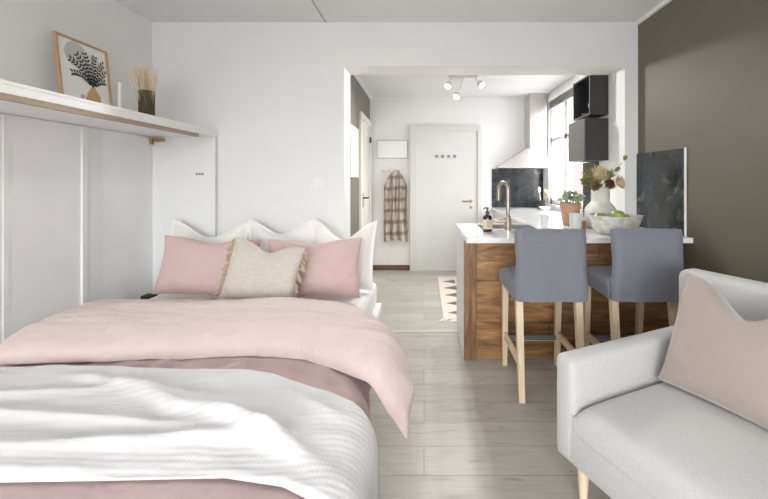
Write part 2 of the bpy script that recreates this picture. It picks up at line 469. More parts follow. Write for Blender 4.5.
# left kitchen door (seen edge-on)
d = struct('door_2', B(KL-.01, KL+.012, 4.80, 5.46, .01, 2.10), M['cream'])
w = MB(); w.box(KL-.005, KL+.03, 4.68, 4.78, 0, 2.18); w.box(KL-.005, KL+.03, 5.47, 5.56, 0, 2.18); w.box(KL-.005, KL+.03, 4.78, 5.47, 2.10, 2.18)
w.build('door_frame', M['cream'], d, bev=.005)
w = MB(); w.box(KL+.01, KL+.02, 4.86, 4.90, .98, 1.16, bev=.003)
w.tube([(KL+.015, 4.88, 1.1), (KL+.07, 4.88, 1.1), (KL+.075, 4.9, 1.1), (KL+.075, 5.0, 1.1)], .009, 10)
w.build('door_handle', M['black'], d, smooth=40)
B(KL+.028, KL+.045, 5.40, 5.45, 1.86, 1.94).build('hinge', M['black'], d)

# brick building across the street
b_ = thing('apartment_building', 'pale red brick building seen through the kitchen window', 'building', (6.6, 16, -4))
B(6.6, 9, 6, 32, -4, 9).build('facade', M['brick'], b_, world=True)
B(6.5, 6.61, 12.8, 14.2, .6, 2.6).build('window', M['trim'], b_, world=True)

# ------------------------------------------------------------------ wall-bed cabinet on the left wall
SX = -1.80   # front edge of cabinet
cab = thing('wall_bed_cabinet', 'white wall bed cabinet with long shelf top along the left wall', 'cabinet', (XL, 1.9, 0))
Y0c = .55
B(XL+.004, XL+.03, Y0c, YD-.004, 0, 1.70).build('back_panel', M['lam2'], cab, world=True)
for y, wd, t in ((2.60, .036, .016), (2.12, .03, .004), (1.2, .03, .004)):
    B(XL+.03, XL+.03+t, y, y+wd, 0, 1.70).build('batten', M['trim'] if t > .01 else M['lam2'], cab, world=True)
B(XL+.03, XL+.034, 2.635, 2.775, 0, 1.70).build('back_strip', M['lam'], cab, world=True)
B(XL+.004, SX-.01, YD-.035, YD-.004, 0, 1.75).build('end_panel', M['lam'], cab, world=True)
B(SX-.028, SX, YD-.055, YD-.035, 0, 1.70).build('end_edge', M['lam'], cab, world=True)
w = B(XL+.004, SX, Y0c, YD-.004, 1.703, 1.755, bev=.002, seg=1)
w.build('shelf_top', M['lam'], cab, world=True)
B(SX-.012, SX+.004, Y0c, YD-.02, 1.742, 1.758).build('front_lip', M['trim'], cab, world=True)
B(SX-.028, SX-.006, Y0c, 3.05, 1.676, 1.7045).build('wood_strip', M['shelf_strip'], cab, world=True)['label'] = 'pale brown wooden strip under the shelf'
w = MB(); w.box(-2.36, -2.24, YD-.06, YD-.036, 1.66, 1.69, bev=.003); w.box(-2.36, -2.335, YD-.075, YD-.036, 1.635, 1.69, bev=.003)
w.build('latch', M['brass'], cab, world=True)['label'] = 'brass latch'
w = MB()
for k in range(3): w.box(-1.975+k*.025, -1.957+k*.025, YD-.04, YD-.0345, 1.372, 1.392, bev=.003)
w.build('vent_slot', M['seam'], cab, world=True)
B(-2.23, -2.14, 2.98, 3.06, .30, .42, bev=.01).build('hinge_bracket', M['foam'], cab, world=True)

# ------------------------------------------------------------------ things on the shelf
pf = thing('picture_frame', 'thin oak picture frame with leafy branch print leaning on the left wall', 'picture', (-2.27, 2.575, 1.7555))
H, W_ = .51, .39
tilt = R(-6)
tl = Matrix.Rotation(tilt, 4, 'Y')
def pfb(name, mb, mat):
    bmesh.ops.transform(mb.bm, matrix=tl, verts=mb.bm.verts)
    return mb.build(name, mat, pf, smooth=None)
w = MB()
w.box(-.012, .014, -W_/2, -W_/2+.012, 0, H); w.box(-.012, .014, W_/2-.012, W_/2, 0, H)
w.box(-.012, .014, -W_/2+.012, W_/2-.012, 0, .012); w.box(-.012, .014, -W_/2+.012, W_/2-.012, H-.012, H)
pfb('frame', w, M['framewood'])
pr = pfb('print', B(-.008, .002, -W_/2+.011, W_/2-.011, .011, H-.011), M['paper'])
def disc(cy, cz, r, x):
    return MB().poly([(x, cy+r*math.cos(a*PI/20), cz+r*math.sin(a*PI/20)) for a in range(40)], (1, 0, 0), .0006)
def prb(name, mb, mat):
    bmesh.ops.transform(mb.bm, matrix=tl, verts=mb.bm.verts); return mb.build(name, mat, pr)
prb('grey_circle', disc(-.05, .41, .085, .002), M['circle_grey'])
prb('pale_circle', disc(.06, .33, .11, .0022), M['circle_blush'])
w = MB(); x = .003
vz = [(.0, .09), (.04, .10), (.055, .13), (.05, .165), (.025, .195), (.018, .215)]
pts = [(x, .055+a, b) for a, b in vz]+[(x, .055-a, b) for a, b in reversed(vz[1:])]
w.poly(pts, (1, 0, 0), .0006); prb('printed_vase', w, M['print_vase'])
w = MB(); rr = random.Random(3)
for ang in (-72, -50, -30, -12, 10, 32, 55, 80):
    L = .22 if abs(ang) < 60 else .17
    p = Vector((x, .055, .21)); dirv = Vector((0, math.sin(R(ang*.5)), math.cos(R(ang*.5))))
    pts = [p.copy()]
    for k in range(9):
        a2 = R(ang*(.4+.12*k)); p = p+Vector((0, math.sin(a2), math.cos(a2)))*L/9*(1.0)
        pts.append(p.copy())
        for sd in (-1, 1):
            la = a2+sd*R(48)
            dv = Vector((0, math.sin(la), math.cos(la))); nv = Vector((0, math.cos(la), -math.sin(la)))
            q = p+dv*.003; ll = .026+.006*rr.random(); lw = .0072
            if not -W_/2+.02 < (q+dv*ll).y < W_/2-.02: continue
            w.poly([q, q+dv*ll*.35+nv*lw, q+dv*ll, q+dv*ll*.35-nv*lw][::1], (1, 0, 0), .0005+.0001*k)
    w.tube(pts, .0012, 5)
prb('printed_branch', w, M['leaf_ink'])

w = MB(); w.lathe([(.0, 0), (.028, 0), (.028, .006), (.014, .008), (.012, .02), (.0135, .02), (.013, .262), (.011, .268), (.002, .272), (0, .272)], seg=20, cap0=False, cap1=False)
# candle made of holder and candle
cn = thing('candle', 'white taper candle standing on the shelf between the framed print and dried grass', 'candle', (-2.16, 2.70, 1.7555))
w.build('wax', M['candle'], cn, smooth=50)
MB().tube([(0, 0, .27), (.001, 0, .284)], .0012, 5).build('wick', M['ink'], cn)
t_ = MB().lathe([(0, 0), (.036, 0), (.042, .006), (.040, .008), (.034, .003), (0, .003)], seg=24, cap0=False, cap1=False)
tag(t_.build('small_dish', M['darkcab'], loc=(-2.02, 2.72, 1.7555), smooth=40), 'tiny dark dish lying on the shelf beside the white candle', 'dish')
t_ = MB()
t_.box(-.005, .005, -.024, -.006, 0, .034, bev=.002); t_.box(-.005, .005, -.006, .008, 0, .008, bev=.002); t_.box(-.005, .005, .008, .014, 0, .030, bev=.002)
tag(t_.build('shelf_ornament', M['seam'], loc=(-1.85, 2.075, 1.7585), smooth=40), 'tiny grey ornament at the shelf edge below the framed print', 'ornament')
gv = thing('glass_vase', 'square-looking smoky glass vase holding dried grass on the shelf', 'vase', (-2.0, 2.74, 1.7555))
MB().lathe([(.046, 0), (.05, .005), (.05, .215), (.047, .215), (.047, .01), (0, .01)], seg=28, cap1=False).build('glass', M['smoke'], gv, smooth=40)
w = MB(); rr = random.Random(5)
for k in range(130):
    a = rr.random()*2*PI; sp = rr.random()**.7
    b0 = Vector((.028*math.cos(a)*sp, .028*math.sin(a)*sp, .012)); tp = Vector((.10*math.cos(a)*sp-.02+rr.uniform(-.01, .01), .10*math.sin(a)*sp, rr.uniform(.30, .425)))
    m_ = b0.lerp(tp, .5)+Vector((0, 0, .02))
    w.tube([b0, m_, tp.lerp(m_, .35), tp], [.0009, .0009, .0019, .0005], 4)
tag(w.build('dried_grass', M['grass'], loc=(-2.0, 2.74, 1.7555)), 'bunch of wispy beige dried grass in the smoky glass vase', 'dried grass', kind='stuff')

# ------------------------------------------------------------------ bed
def fbm(x, y, z=0, o=3):
    return noise.fractal(Vector((x, y, z)), 1.0, 2.0, o)
bed = thing('bed', 'double wall bed folded down, white mattress on a white frame', 'bed', (-1.2, 2.1, 0))
B(-2.02, -.40, .95, YD-.075, .33-.05, .47, bev=.045, seg=4).build('mattress', M['mattress'], bed, world=True, smooth=40)
B(-2.04, -.36, .92, YD-.065, .20, .279, bev=.008).build('bed_frame', M['lam'], bed, world=True)
for x in (-1.9, -.46):
    for y in (1.1, 3.1): B(x-.03, x+.03, y-.03, y+.03, 0, .2).build('leg', M['lam'], bed, world=True)

def path(s, x0, xe, zt, r):
    """walk right from x0 on the bed top, round the edge at xe, then straight down; returns point and outward normal (in xz)"""
    flat = (xe-r)-x0
    if s <= flat: return (x0+s, zt), (0, 1)
    a = (s-flat)/r
    if a <= PI/2: return (xe-r+r*math.sin(a), zt-r+r*math.cos(a)), (math.sin(a), math.cos(a))
    return (xe, zt-r-(s-flat-r*PI/2)), (1, 0)

def cloth(S, T, fn):
    """fn(u, v) -> (point, normal, thickness_out, thickness_in)"""
    top, bot = [], []
    for i in range(S+1):
        a, b = [], []
        for j in range(T+1):
            p, n, to, ti = fn(i/S, j/T)
            a.append(p+n*to); b.append(p-n*ti)
        top.append(a); bot.append(b)
    return MB().shell(top, bot)
def interp(x, tab):
    if x <= tab[0][0]: return tab[0][1]
    for (a, b), (c, d) in zip(tab, tab[1:]):
        if x <= c:
            t = (x-a)/(c-a); t = t*t*(3-2*t) if False else t
            return b+(d-b)*t
    return tab[-1][1]

dv = thing('duvet', 'blush pink duvet spread over the bed and folded back towards the pillows', 'duvet', (-1.2, 1.6, .48))
def body(u, v):
    y = .84+v*(2.42-.84)
    xe = interp(y, [(.84, -.225), (1.5, -.235), (1.9, -.30), (2.34, -.36)])
    r = .10; x0 = -2.03
    total = (xe-r-x0)+r*PI/2+.17
    s = u*total
    (x, z), (nx, nz) = path(s, x0, xe, .482, r)
    n = Vector((nx, 0, nz))
    wr = .010*fbm(x*1.5+z*2, y*3, 1.3)+.006*fbm(x*9, y*4, 5)*(1 if x > -1.6 else .5)
    hang = max(0, (s-(xe-r-x0))/(r*PI/2+.17))
    wr += .006*math.sin(x*36+4*fbm(x*2, y, 3))*math.exp(-((y-1.70)/.07)**2)
    wr += hang*.02*math.sin(y*26+2*fbm(y*3, 0, 2))
    edge = min(1, v/.02, (1-v)/.02, (1-u)/.02)
    return Vector((x, y, z)), n, (.014+wr)*(.3+.7*edge), .004
cloth(150, 90, body).build('lower_cover', M['dusty'], dv, world=True, smooth=80)['label'] = 'dusty pink lower part of the duvet'
YFR = [(-2.1, 1.70), (-1.6, 1.735), (-1.2, 1.765), (-.8, 1.80), (-.55, 1.76), (-.42, 1.69), (-.3, 1.61), (-.2, 1.55), (-.05, 1.50), (.1, 1.49)]
def fold(u, v):
    # u across, v from front edge (0) to head edge (1)
    L0 = 1.945+.085*(1-v)**2
    s = u*L0
    # arc parameter gives a nominal x first
    xn = -2.0+s
    ya = interp(min(xn, -.1), YFR)+.012*fbm(xn*5, 0, 9)
    yb = interp(xn, [(-2, 2.44), (-.9, 2.46), (-.55, 2.40), (-.3, 2.25), (-.1, 2.1), (.3, 2.0)])
    y = ya+(yb-ya)*v
    xa = interp(y, [(1.5, -.25), (1.75, -.255), (1.95, -.31), (2.15, -.42), (2.3, -.48), (2.5, -.60)])
    flat = xa+2.0; r = .07; A = R(54)
    if s <= flat: x, z, nx, nz = -2.0+s, .50, 0, 1
    else:
        a = min(A, (s-flat)/r)
        x = xa+r*math.sin(a); z = .50-r+r*math.cos(a); nx, nz = math.sin(a), math.cos(a)
        q = max(0, s-flat-r*A); x += q*math.cos(A); z -= q*math.sin(A)
    n = Vector((nx, 0, nz))
    hang = max(0, s-flat-r*A)
    puff = (max(0, 1-abs(2*v-1)**3.2))**.5
    pu = min(1, (u/.02))**.5 if u > 0 else 0
    pr_ = min(1, (1-u)/.035)**.5
    th = .118*puff*pu*pr_*(1-.15*min(1, hang/.13))
    th += puff*(.013*fbm(x*1.3+z*3, y*2.2, 4)+.006*fbm(x*3, y*9, 7)+.0035*fbm(x*6+z*5, y*22, 3))*pr_*pu
    if v < .25: th += .008*math.sin(x*34+3*fbm(x*3, 1, 1))*(1-v/.25)*puff
    # side folds run down the drop
    hf = min(1, max(0, s-flat)/.2)
    th += hf*.012*math.sin(y*38+z*6)*puff*pr_
    rear = max(0, v-.75)/.25
    p = Vector((x, y, z))
    p.z += 0
    return p, n, max(.003, th), .003
cloth(200, 90, fold).build('folded_back_half', M['pink_fold'], dv, world=True, smooth=80)['label'] = 'paler pink puffy half of the duvet folded back'

YT = [(-2.1, 1.665), (-1.4, 1.66), (-.92, 1.64), (-.65, 1.60), (-.486, 1.525), (-.343, 1.455), (-.236, 1.37), (-.1, 1.29), (.1, 1.25)]
def thr(u, v):
    L0 = 2.16; s = u*L0; xn = -2.0+s
    yb = interp(xn, YT); ya = interp(xn, [(-2.1, 1.015), (-.9, 1.04), (-.55, 1.05), (-.38, 1.02), (-.2, .93), (.1, .9)])
    y = ya+(yb-ya)*v
    (x, z), (nx, nz) = path(s, -2.0, -.175, .505, .105)
    n = Vector((nx, 0, nz))
    # big soft creases
    h = 0
    for (cx, cy, ang, ln, wd, am) in ((-1.05, 1.46, -14, .42, .030, .022), (-.75, 1.30, -22, .40, .035, .026), (-1.25, 1.28, -6, .5, .028, .020), (-.55, 1.22, -30, .28, .03, .020), (-.95, 1.16, 4, .55, .028, .018), (-1.5, 1.42, 8, .3, .03, .018), (-.45, 1.40, -35, .18, .025, .010)):
        ca, sa = math.cos(R(ang)), math.sin(R(ang))
        dx, dy = x-cx, y-cy
        a_, b_ = dx*ca+dy*sa, -dx*sa+dy*ca
        h += am*math.exp(-(a_/ln)**4)*(math.exp(-(b_/wd)**2)-.35*math.exp(-((b_-1.7*wd)/wd)**2))
    h *= 1.35
    h += .014*fbm(x*2.2, y*5, 2)+.004*fbm(x*7, y*12, 6)
    hang = max(0, s-(-.175-.105+2.0))
    h *= max(.25, 1-hang*3)
    h += min(1, hang/.2)*.006*math.sin(y*32)
    e = min(1, v/.03, (1-v)/.03)
    return Vector((x, y, z)), n, .008+(.012+h)*e, -.001
tag(cloth(260, 110, thr).build('throw_blanket', M['throw'], loc=(-1.1, 1.3, .5), world=True, smooth=80), 'rumpled white ribbed cotton throw laid across the foot of the pink duvet', 'blanket')

# pillows
def pillow_mb(w, h, t, flange=0, k=.06, dip=0, seed=0, N=44, wr=.006, dipw=.4):
    top, bot = [], []
    for i in range(N+1):
        a, b = [], []
        u = -1+2*i/N
        for j in range(N+1):
            v = -1+2*j/N
            x = w/2*u*(1-k*(1-v*v)); z = h/2*v*(1-k*(1-u*u))+h/2
            if v > 0: z -= dip*math.exp(-(u/dipw)**2)*v**1.5
            fu = (abs(u))/(1-flange); fv = abs(v)/(1-flange)
            if fu < 1 and fv < 1:
                th = t/2*((1-fu**2.4)*(1-fv**2.4))**.5
                cr = (abs(u)*abs(v))
                th += wr*fbm(x*7+seed, z*7, seed)*min(1, th/(t*.15))
                th += wr*.9*math.sin((u-v*math.copysign(1, u))*9+seed)*min(1, th/(t*.2))*cr
            else:
                th = .0035+0*t
            th = max(th, .0035)
            wv = .012*math.sin(x*11+seed)*(abs(v)**2)*.5 + .010*math.sin(z*12+seed)*(abs(u)**2)*.5
            a.append(Vector((x, -th+wv, z))); b.append(Vector((x, th+wv, z)))
        top.append(a); bot.append(b)
    return MB().shell(top, bot)
def pillow(name, label, cat, mat, loc, w, h, t, tilt, rz=0, ry=0, group=None, parts=None, **k):
    o = pillow_mb(w, h, t, **k).build(name, mat, loc=loc, rot=(R(tilt), R(ry), R(rz)), smooth=80)
    tag(o, label, cat, group); return o
PG = 'white pillows at the head of the bed'
ZB = .486
pillow('pillow', 'white flanged pillow behind the left pink pillow, nearest the cabinet', 'pillow', M['white_linen'], (-1.775, 3.04, ZB), .66, .53, .15, -12, 0, 2, PG, flange=.10, dip=.13, dipw=.6, seed=1)
pillow('pillow', 'white flanged pillow in the middle behind the beige cushion', 'pillow', M['white_linen'], (-1.16, 3.03, ZB), .565, .545, .15, -12, 0, -1, PG, flange=.10, dip=.12, dipw=.6, seed=2)
pillow('pillow', 'white flanged pillow behind the right pink pillow, nearest the kitchen opening', 'pillow', M['white_linen'], (-.655, 2.93, ZB), .535, .55, .15, -12, -6, 1, PG, flange=.10, dip=.15, dipw=.6, seed=3)
PP = 'blush pink pillows in front of the white pillows'
pillow('pillow', 'blush pink pillow on the left side of the bed beside the cabinet', 'pillow', M['pink'], (-1.585, 2.72, ZB+.012), .70, .42, .15, -14, 2, 3, PP, dip=.035, seed=4)
pillow('pillow', 'creased blush pink pillow on the right side of the bed', 'pillow', M['pink'], (-.795, 2.68, ZB+.01), .70, .42, .15, -14, -3, -1.5, PP, dip=.03, seed=5, wr=.016)
cu = thing('cushion', 'beige linen cushion with tassel edges leaning on the pink pillows', 'cushion', (-1.115, 2.50, ZB+.03), R(-4))
cu.rotation_euler = (0, R(8), R(-4))
W2, H2 = .50, .405
pillow_mb(W2, H2, .14, k=.05, dip=.06, seed=8).build('cushion_cover', M['linen'], cu, rot=(R(-16), 0, 0), smooth=80)
tm = MB(); tm.lathe([(.001, .006), (.009, 0), (.007, -.008), (.014, -.030), (.012, -.044), (0, -.044)], seg=8, cap0=False, cap1=False)
tproto = None
for sd in (1, -1):
    for k in range(13):
        v = -.95+1.9*k/12
        x = W2/2*sd*(1-.05*(1-v*v)); z = H2/2*v+H2/2
        p = Matrix.Rotation(R(-16), 3, 'X') @ Vector((x, 0, z))
        if tproto is None:
            tproto = tm.build('tassel', M['tassel'], cu, loc=p, rot=(0, R(-35)*sd, 0), smooth=60); o = tproto
        else:
            o = tproto.copy(); COL.objects.link(o); o.parent = cu
        o.location = p; o.rotation_euler = (random.uniform(-.3, .3), -sd*R(random.uniform(25, 70)), 0)

# wall switch plate
sw = thing('light_switch', 'small white square switch plate on the white wall above the pillows', 'switch', (-.925, YD-.0005, 1.305))
B(-.042, .042, -.009, 0, -.042, .042, bev=.004).build('plate', M['trim'], sw)
B(-.026, .026, -.014, -.009, -.026, .026, bev=.003).build('rocker', M['lam'], sw)

# ------------------------------------------------------------------ kitchen bar
ZT = .927
bar = thing('breakfast_bar', 'rustic brown board-clad base of the breakfast bar with a white left side', 'cabinet', (1.03, 3.1, 0))
B(.314, 1.74, 2.832, 3.10, .0, ZT-.038).box(.314, 1.74, 3.10, 3.44, .0, .72).build('carcass', M['lam2'], bar, world=True)
B(.296, .313, 2.833, 3.46, .0, ZT-.038).build('side_panel', M['lam'], bar, world=True)['label'] = 'white side panel'
w = MB(); w.box(.2965, .385, 2.812, 2.832, .0, ZT-.038, bev=.003, seg=1)
w.build('upright_board', M['rustic_v'], bar, world=True)
w = MB(); rr = random.Random(2)
zs = [.004, .105, .275, .43, .585, .74, ZT-.04]
for a, b in zip(zs, zs[1:]):
    xs = [.387, rr.uniform(.9, 1.3), 1.868]
    for c, d_ in zip(xs, xs[1:]):
        w.box(c+.0015, d_-.0015, 2.816+rr.uniform(-.002, .002), 2.832, a+.0018, b-.0018, bev=.003, seg=1)
w.build('horizontal_boards', M['rustic'], bar, world=True)

wt = thing('bar_worktop', 'glossy white breakfast bar worktop with a built-in sink', 'worktop', (.95, 3.05, ZT-.036))
w = MB(); z0, z1 = ZT-.036, ZT
SX0, SX1, SY0, SY1 = .47, .94, 3.12, 3.43
for a in ((.296, XR-.002, 2.64, SY0), (.296, SX0, SY0, SY1), (SX1, OR_-.004, SY0, SY1), (OR_-.004, XR-.002, SY0, YD-.002), (.296, OR_-.004, SY1, 3.52)):
    w.box(*a, z0, z1)
bmesh.ops.remove_doubles(w.bm, verts=w.bm.verts, dist=1e-5)
w.build('slab', M['counter'], wt, world=True)
w = MB()
w.box(SX0, SX1, SY0, SY1, ZT-.17, ZT-.165); w.box(SX0, SX0+.006, SY0, SY1, ZT-.165, ZT+.002); w.box(SX1-.006, SX1, SY0, SY1, ZT-.165, ZT+.002)
w.box(SX0, SX1, SY0, SY0+.006, ZT-.165, ZT+.002); w.box(SX0, SX1, SY1-.006, SY1, ZT-.165, ZT+.002)
w.build('sink', M['steel'], wt, world=True)
fa = thing('faucet', 'brushed nickel kitchen faucet with arched spout beside the sink', 'faucet', (.68, 3.075, ZT))
MB().lathe([(.031, 0), (.031, .004), (.028, .006), (.028, .10), (.022, .104), (.018, .11), (.017, .12)], seg=24).build('body', M['nickel'], fa, smooth=40)
pts = [(0, 0, .11), (0, 0, .325)]
for k in range(1, 13):
    a = PI*k/12; pts.append((-.028*(1-math.cos(a)), .05*(1-math.cos(a)), .332+.05*math.sin(a)))
pts.append((-.056, .10, .28))
MB().tube(pts, .0155, 14).build('spout', M['nickel'], fa, smooth=50)
MB().tube([(-.056, .10, .292), (-.056, .10, .275), (-.056, .10, .23)], [.017, .017, .015], 14).build('spray_head', M['nickel'], fa, smooth=50)
MB().tube([(-.02, 0, .07), (-.055, 0, .072), (-.11, 0, .074), (-.125, 0, .074)], [.019, .017, .008, .008], 12).build('lever', M['nickel'], fa, smooth=50)

so = thing('soap_bottle', 'dark amber pump soap bottle with cream label on the bar worktop', 'bottle', (.497, 2.98, ZT))
MB().lathe([(.034, 0), (.037, .004), (.037, .105), (.032, .122), (.014, .132), (.013, .142)], seg=28).build('bottle', M['amber'], so, smooth=40)
w = MB(); w.lathe([(.0375, .022), (.0378, .022), (.0378, .095), (.0375, .095)], seg=28, cap0=False, cap1=False)
lb = w.build('paper_label', M['label_paper'], so, smooth=40)
w = MB()
for k, (a, b) in enumerate(((-.014, .014), (-.018, .018), (-.010, .010), (-.016, .016))):
    z = .08-k*.013
    for q in range(5):
        t0 = a+(b-a)*q/5; t1 = t0+(b-a)/5*.7
        A0, A1 = -PI/2+t0/.038, -PI/2+t1/.038
        w.frustum([(.0379*math.cos(t), .0379*math.sin(t), zz) for t, zz in ((A0, z), (A1, z), (A1, z+.004), (A0, z+.004))],
                  [(.0385*math.cos(t), .0385*math.sin(t), zz) for t, zz in ((A0, z), (A1, z), (A1, z+.004), (A0, z+.004))])
w.build('print', M['ink'], lb)
w = MB(); w.lathe([(.015, .142), (.015, .158), (.006, .16), (.005, .178), (.011, .179), (.011, .188), (0, .188)], seg=20, cap1=False)
w.tube([(0, 0, .183), (-.02, -.01, .185), (-.035, -.017, .179)], [.006, .005, .0035], 8)
w.build('pump', M['black'], so, smooth=40)

# vase with dried flowers
VX, VY = 1.485, 3.20
va = thing('vase', 'large matte white bottle-shaped vase holding dried flowers', 'vase', (VX, VY, ZT))
MB().lathe([(.10, 0), (.115, .006), (.125, .04), (.128, .09), (.126, .14), (.120, .165), (.098, .195), (.078, .215), (.073, .228), (.073, .23), (.072, .335), (.075, .349), (.070, .349), (.066, .335), (.066, .23), (0, .22)], seg=40, cap1=False).build('vessel', M['vasewhite'], va, smooth=50)
FG = 'dried flowers in the white vase'
def bloom(label, kind, dx, dy, hz, size, lean, mat, name='dried_flower'):
    f = thing(name, label, 'dried flower', (VX, VY, ZT+.27), 0, FG)
    head = Vector((dx, dy, hz))
    MB().tube([(dx*.15, dy*.15, 0), (dx*.35, dy*.35, hz*.55), head-Vector((dx*.1, dy*.1, .02))], .003, 6).build('stem', M['stem'], f, smooth=60)
    w = MB(); ax = Vector((dx*1.2, dy*1.2, .12)).normalized()
    if lean: ax = Vector(lean).normalized()
    q = ax.to_track_quat('Z', 'Y').to_matrix()
    r_ = random.Random(label)
    rings = ([(8, .12, 1), (10, .28, 1.), (10, .5, .9), (8, .85, .6)] if size > .12 else [(8, .25, .8), (9, .5, 1.), (10, .85, 1.)]) if kind != 'bud' else [(6, .15, .9), (6, .35, .8)]
    for n, sp, ln in rings:
        for k in range(n):
            a = 2*PI*(k+r_.random()*.5)/n
            out = Vector((math.cos(a), math.sin(a), 0)); L = size*ln*r_.uniform(.85, 1.1)
            tip = out*math.sin(sp)*L+Vector((0, 0, math.cos(sp)*L)); tn = Vector((-math.sin(a), math.cos(a), 0))*size*.17
            mid = out*math.sin(sp*1.25)*L*.6+Vector((0, 0, math.cos(sp)*L*.5))
            up = out.cross(Vector((-math.sin(a), math.cos(a), 0)))
            i0 = Vector((0, 0, 0))
            P = [i0, mid+tn, tip, mid-tn]; off = (out*.35+Vector((0, 0, -.35)))*size*.09
            w.frustum([head+q@p for p in P], [head+q@(p+off*(.3 if p in (tip, i0) else 1)) for p in P])
    w.build('petals', mat, f, smooth=60)
    if kind == 'cone':
        MB().ball(head+q@Vector((0, 0, size*.55)), size*.42, 1, 1, 1.1, 2).build('cone', M['petal_dark'], f, smooth=60)
    return f
bloom('big cream dried protea bloom at the centre of the bouquet', 'protea', -.015, -.03, .12, .145, (-.1, -.15, 1), M['petal'])
bloom('dried bloom with dark round cone facing the room, lower middle of the bouquet', 'cone', .015, -.095, .095, .07, (.15, -1, .25), M['petal_brown'])
bloom('brownish green dried bloom at the left edge of the bouquet', 'protea', -.10, -.02, .115, .085, (-.9, -.3, .5), M['petal_green'])
bloom('cream dried bloom drooping at the right edge of the bouquet', 'protea', .12, -.02, .10, .09, (.9, -.3, .4), M['petal'])
bloom('brown dried bloom low on the left of the vase neck', 'protea', -.055, -.06, .085, .08, (-.6, -.7, .25), M['petal_brown'])
bloom('small green dried bud on the tall stem reaching up right', 'bud', .195, -.01, .295, .06, (.4, 0, 1), M['petal_green'])
bloom('half-open greenish dried bud leaning right under the tall bud', 'bud', .13, .01, .205, .065, (.8, 0, .7), M['petal_green'])
bloom('olive green dried bloom behind the cream protea on its left', 'protea', -.055, .03, .17, .09, (-.4, .2, 1), M['petal_green'])
bloom('olive green dried bloom behind the cream protea on its right', 'protea', .06, .03, .15, .09, (.4, .2, 1), M['petal_green'])

bw = thing('fruit_bowl', 'wide rough whitewashed stone bowl of green apples on the bar', 'bowl', (1.435, 2.86, ZT))
def rough(a, z): return 1+.012*math.sin(a*5+z*30)+.008*math.sin(a*11)
MB().lathe([(.115, 0), (.125, .004), (.145, .022), (.168, .08), (.182, .136), (.186, .141), (.174, .141), (.152, .09), (.125, .034), (.0, .022)], seg=44, cap1=False, fn=rough).build('bowl', M['bowlstone'], bw, smooth=50)
for k, (dx, dy, dz, lab) in enumerate(((.0, -.04, .10, 'bright green apple lying at the front centre of the stone bowl'), (-.085, .05, .072, 'green apple low at the left rear of the stone bowl'), (.085, .035, .068, 'green apple low at the right of the stone bowl'))):
    ap = thing('apple', lab, 'apple', (1.435+dx, 2.86+dy, ZT+dz-.001), 0, 'green apples in the bowl')
    MB().lathe([(0, .004), (.014, 0), (.033, .008), (.045, .028), (.049, .046), (.042, .068), (.022, .078), (.006, .073), (0, .067)], seg=24, cap0=False, cap1=False).build('flesh', M['apple'], ap, smooth=60)
    MB().tube([(0, 0, .063), (.003, 0, .08)], .0015, 5).build('stalk', M['stem'], ap)

po = thing('plant_pot', 'terracotta pot with succulent on the bar worktop', 'pot', (1.31, 3.40, ZT))
MB().lathe([(.062, 0), (.066, .003), (.082, .145), (.088, .145), (.092, .20), (.086, .20), (.080, .175), (0, .173)], seg=32, cap1=False).build('pot', M['terracotta'], po, smooth=40)
MB().lathe([(.079, .174), (.078, .185), (0, .185)], seg=24, cap1=False).build('soil', M['soil'], po, smooth=40)
w = MB(); rr = random.Random(11)
for (rx, ry, rz, sz) in ((-.07, -.05, .06, .055), (.07, -.05, .06, .055), (0, .02, .09, .06), (-.04, -.02, .08, .05), (.035, -.01, .085, .05), (0, 0, .055, .05), (-.05, -.03, .035, .042), (.05, -.03, .04, .045), (-.02, .05, .04, .05), (.04, .04, .045, .05), (-.09, 0, .03, .05), (.09, .01, .03, .045), (0, -.065, .03, .05)):
    w.tube([(rx*.4, ry*.4, -.005), (rx, ry, rz*.9)], .005, 6)
    for n, sp, ln in ((4, .25, .7), (6, .7, .9), (8, 1.15, 1.)):
        for k in range(n):
            a = 2*PI*(k+rr.random()*.6)/n; L = sz*ln
            tn = Vector((-math.sin(a), math.cos(a), 0))*sz*.22; o_ = Vector((math.cos(a), math.sin(a), 0))
            c = Vector((rx, ry, rz))
            tip = c+o_*math.sin(sp)*L+Vector((0, 0, math.cos(sp)*L)); mid = c+o_*math.sin(sp)*L*.6+Vector((0, 0, math.cos(sp)*L*.45))
            up = Vector((0, 0, -.006))-o_*.002
            w.frustum([c, mid+tn, tip, mid-tn], [c+up, mid+tn+up, tip+up*.4, mid-tn+up])
w.tube([(-.03, 0, .02), (-.055, -.01, .09), (-.06, -.01, .13)], [.003, .003, .006], 6)
tag(w.build('succulent', M['succ'], loc=(1.31, 3.40, ZT+.188), smooth=60), 'grey green succulent growing in the terracotta pot', 'plant')
w = MB()
w.lathe([(.044, 0), (.046, .003), (.048, .135), (.043, .135), (.041, .012), (0, .01)], seg=40, cap1=False, fn=lambda a, z: 1+.018*math.cos(a*20))
tag(w.build('ribbed_cup', M['cupgrey'], loc=(1.225, 3.07, ZT), smooth=30), 'pale ribbed cup in front of the terracotta pot', 'cup')
tag(B(-.034, .034, -.03, .03, 0, .065, bev=.004).build('wooden_box', M['block'], loc=(1.305, 3.17, ZT)), 'little wooden box on the bar between terracotta pot and white vase', 'box')
GG = 'glass tumblers behind the first bar stool'
for gx, gy, lab in ((1.03, 3.24, 'clear glass tumbler behind the left bar stool, nearer the faucet'), (1.09, 3.14, 'clear glass tumbler behind the left bar stool, nearer the ribbed cup')):
    tag(MB().lathe([(.028, 0), (.03, .004), (.035, .10), (.033, .10), (.028, .008), (0, .008)], seg=24, cap1=False).build('glass_tumbler', M['clear'], loc=(gx, gy, ZT), smooth=40), lab, 'glass', GG)

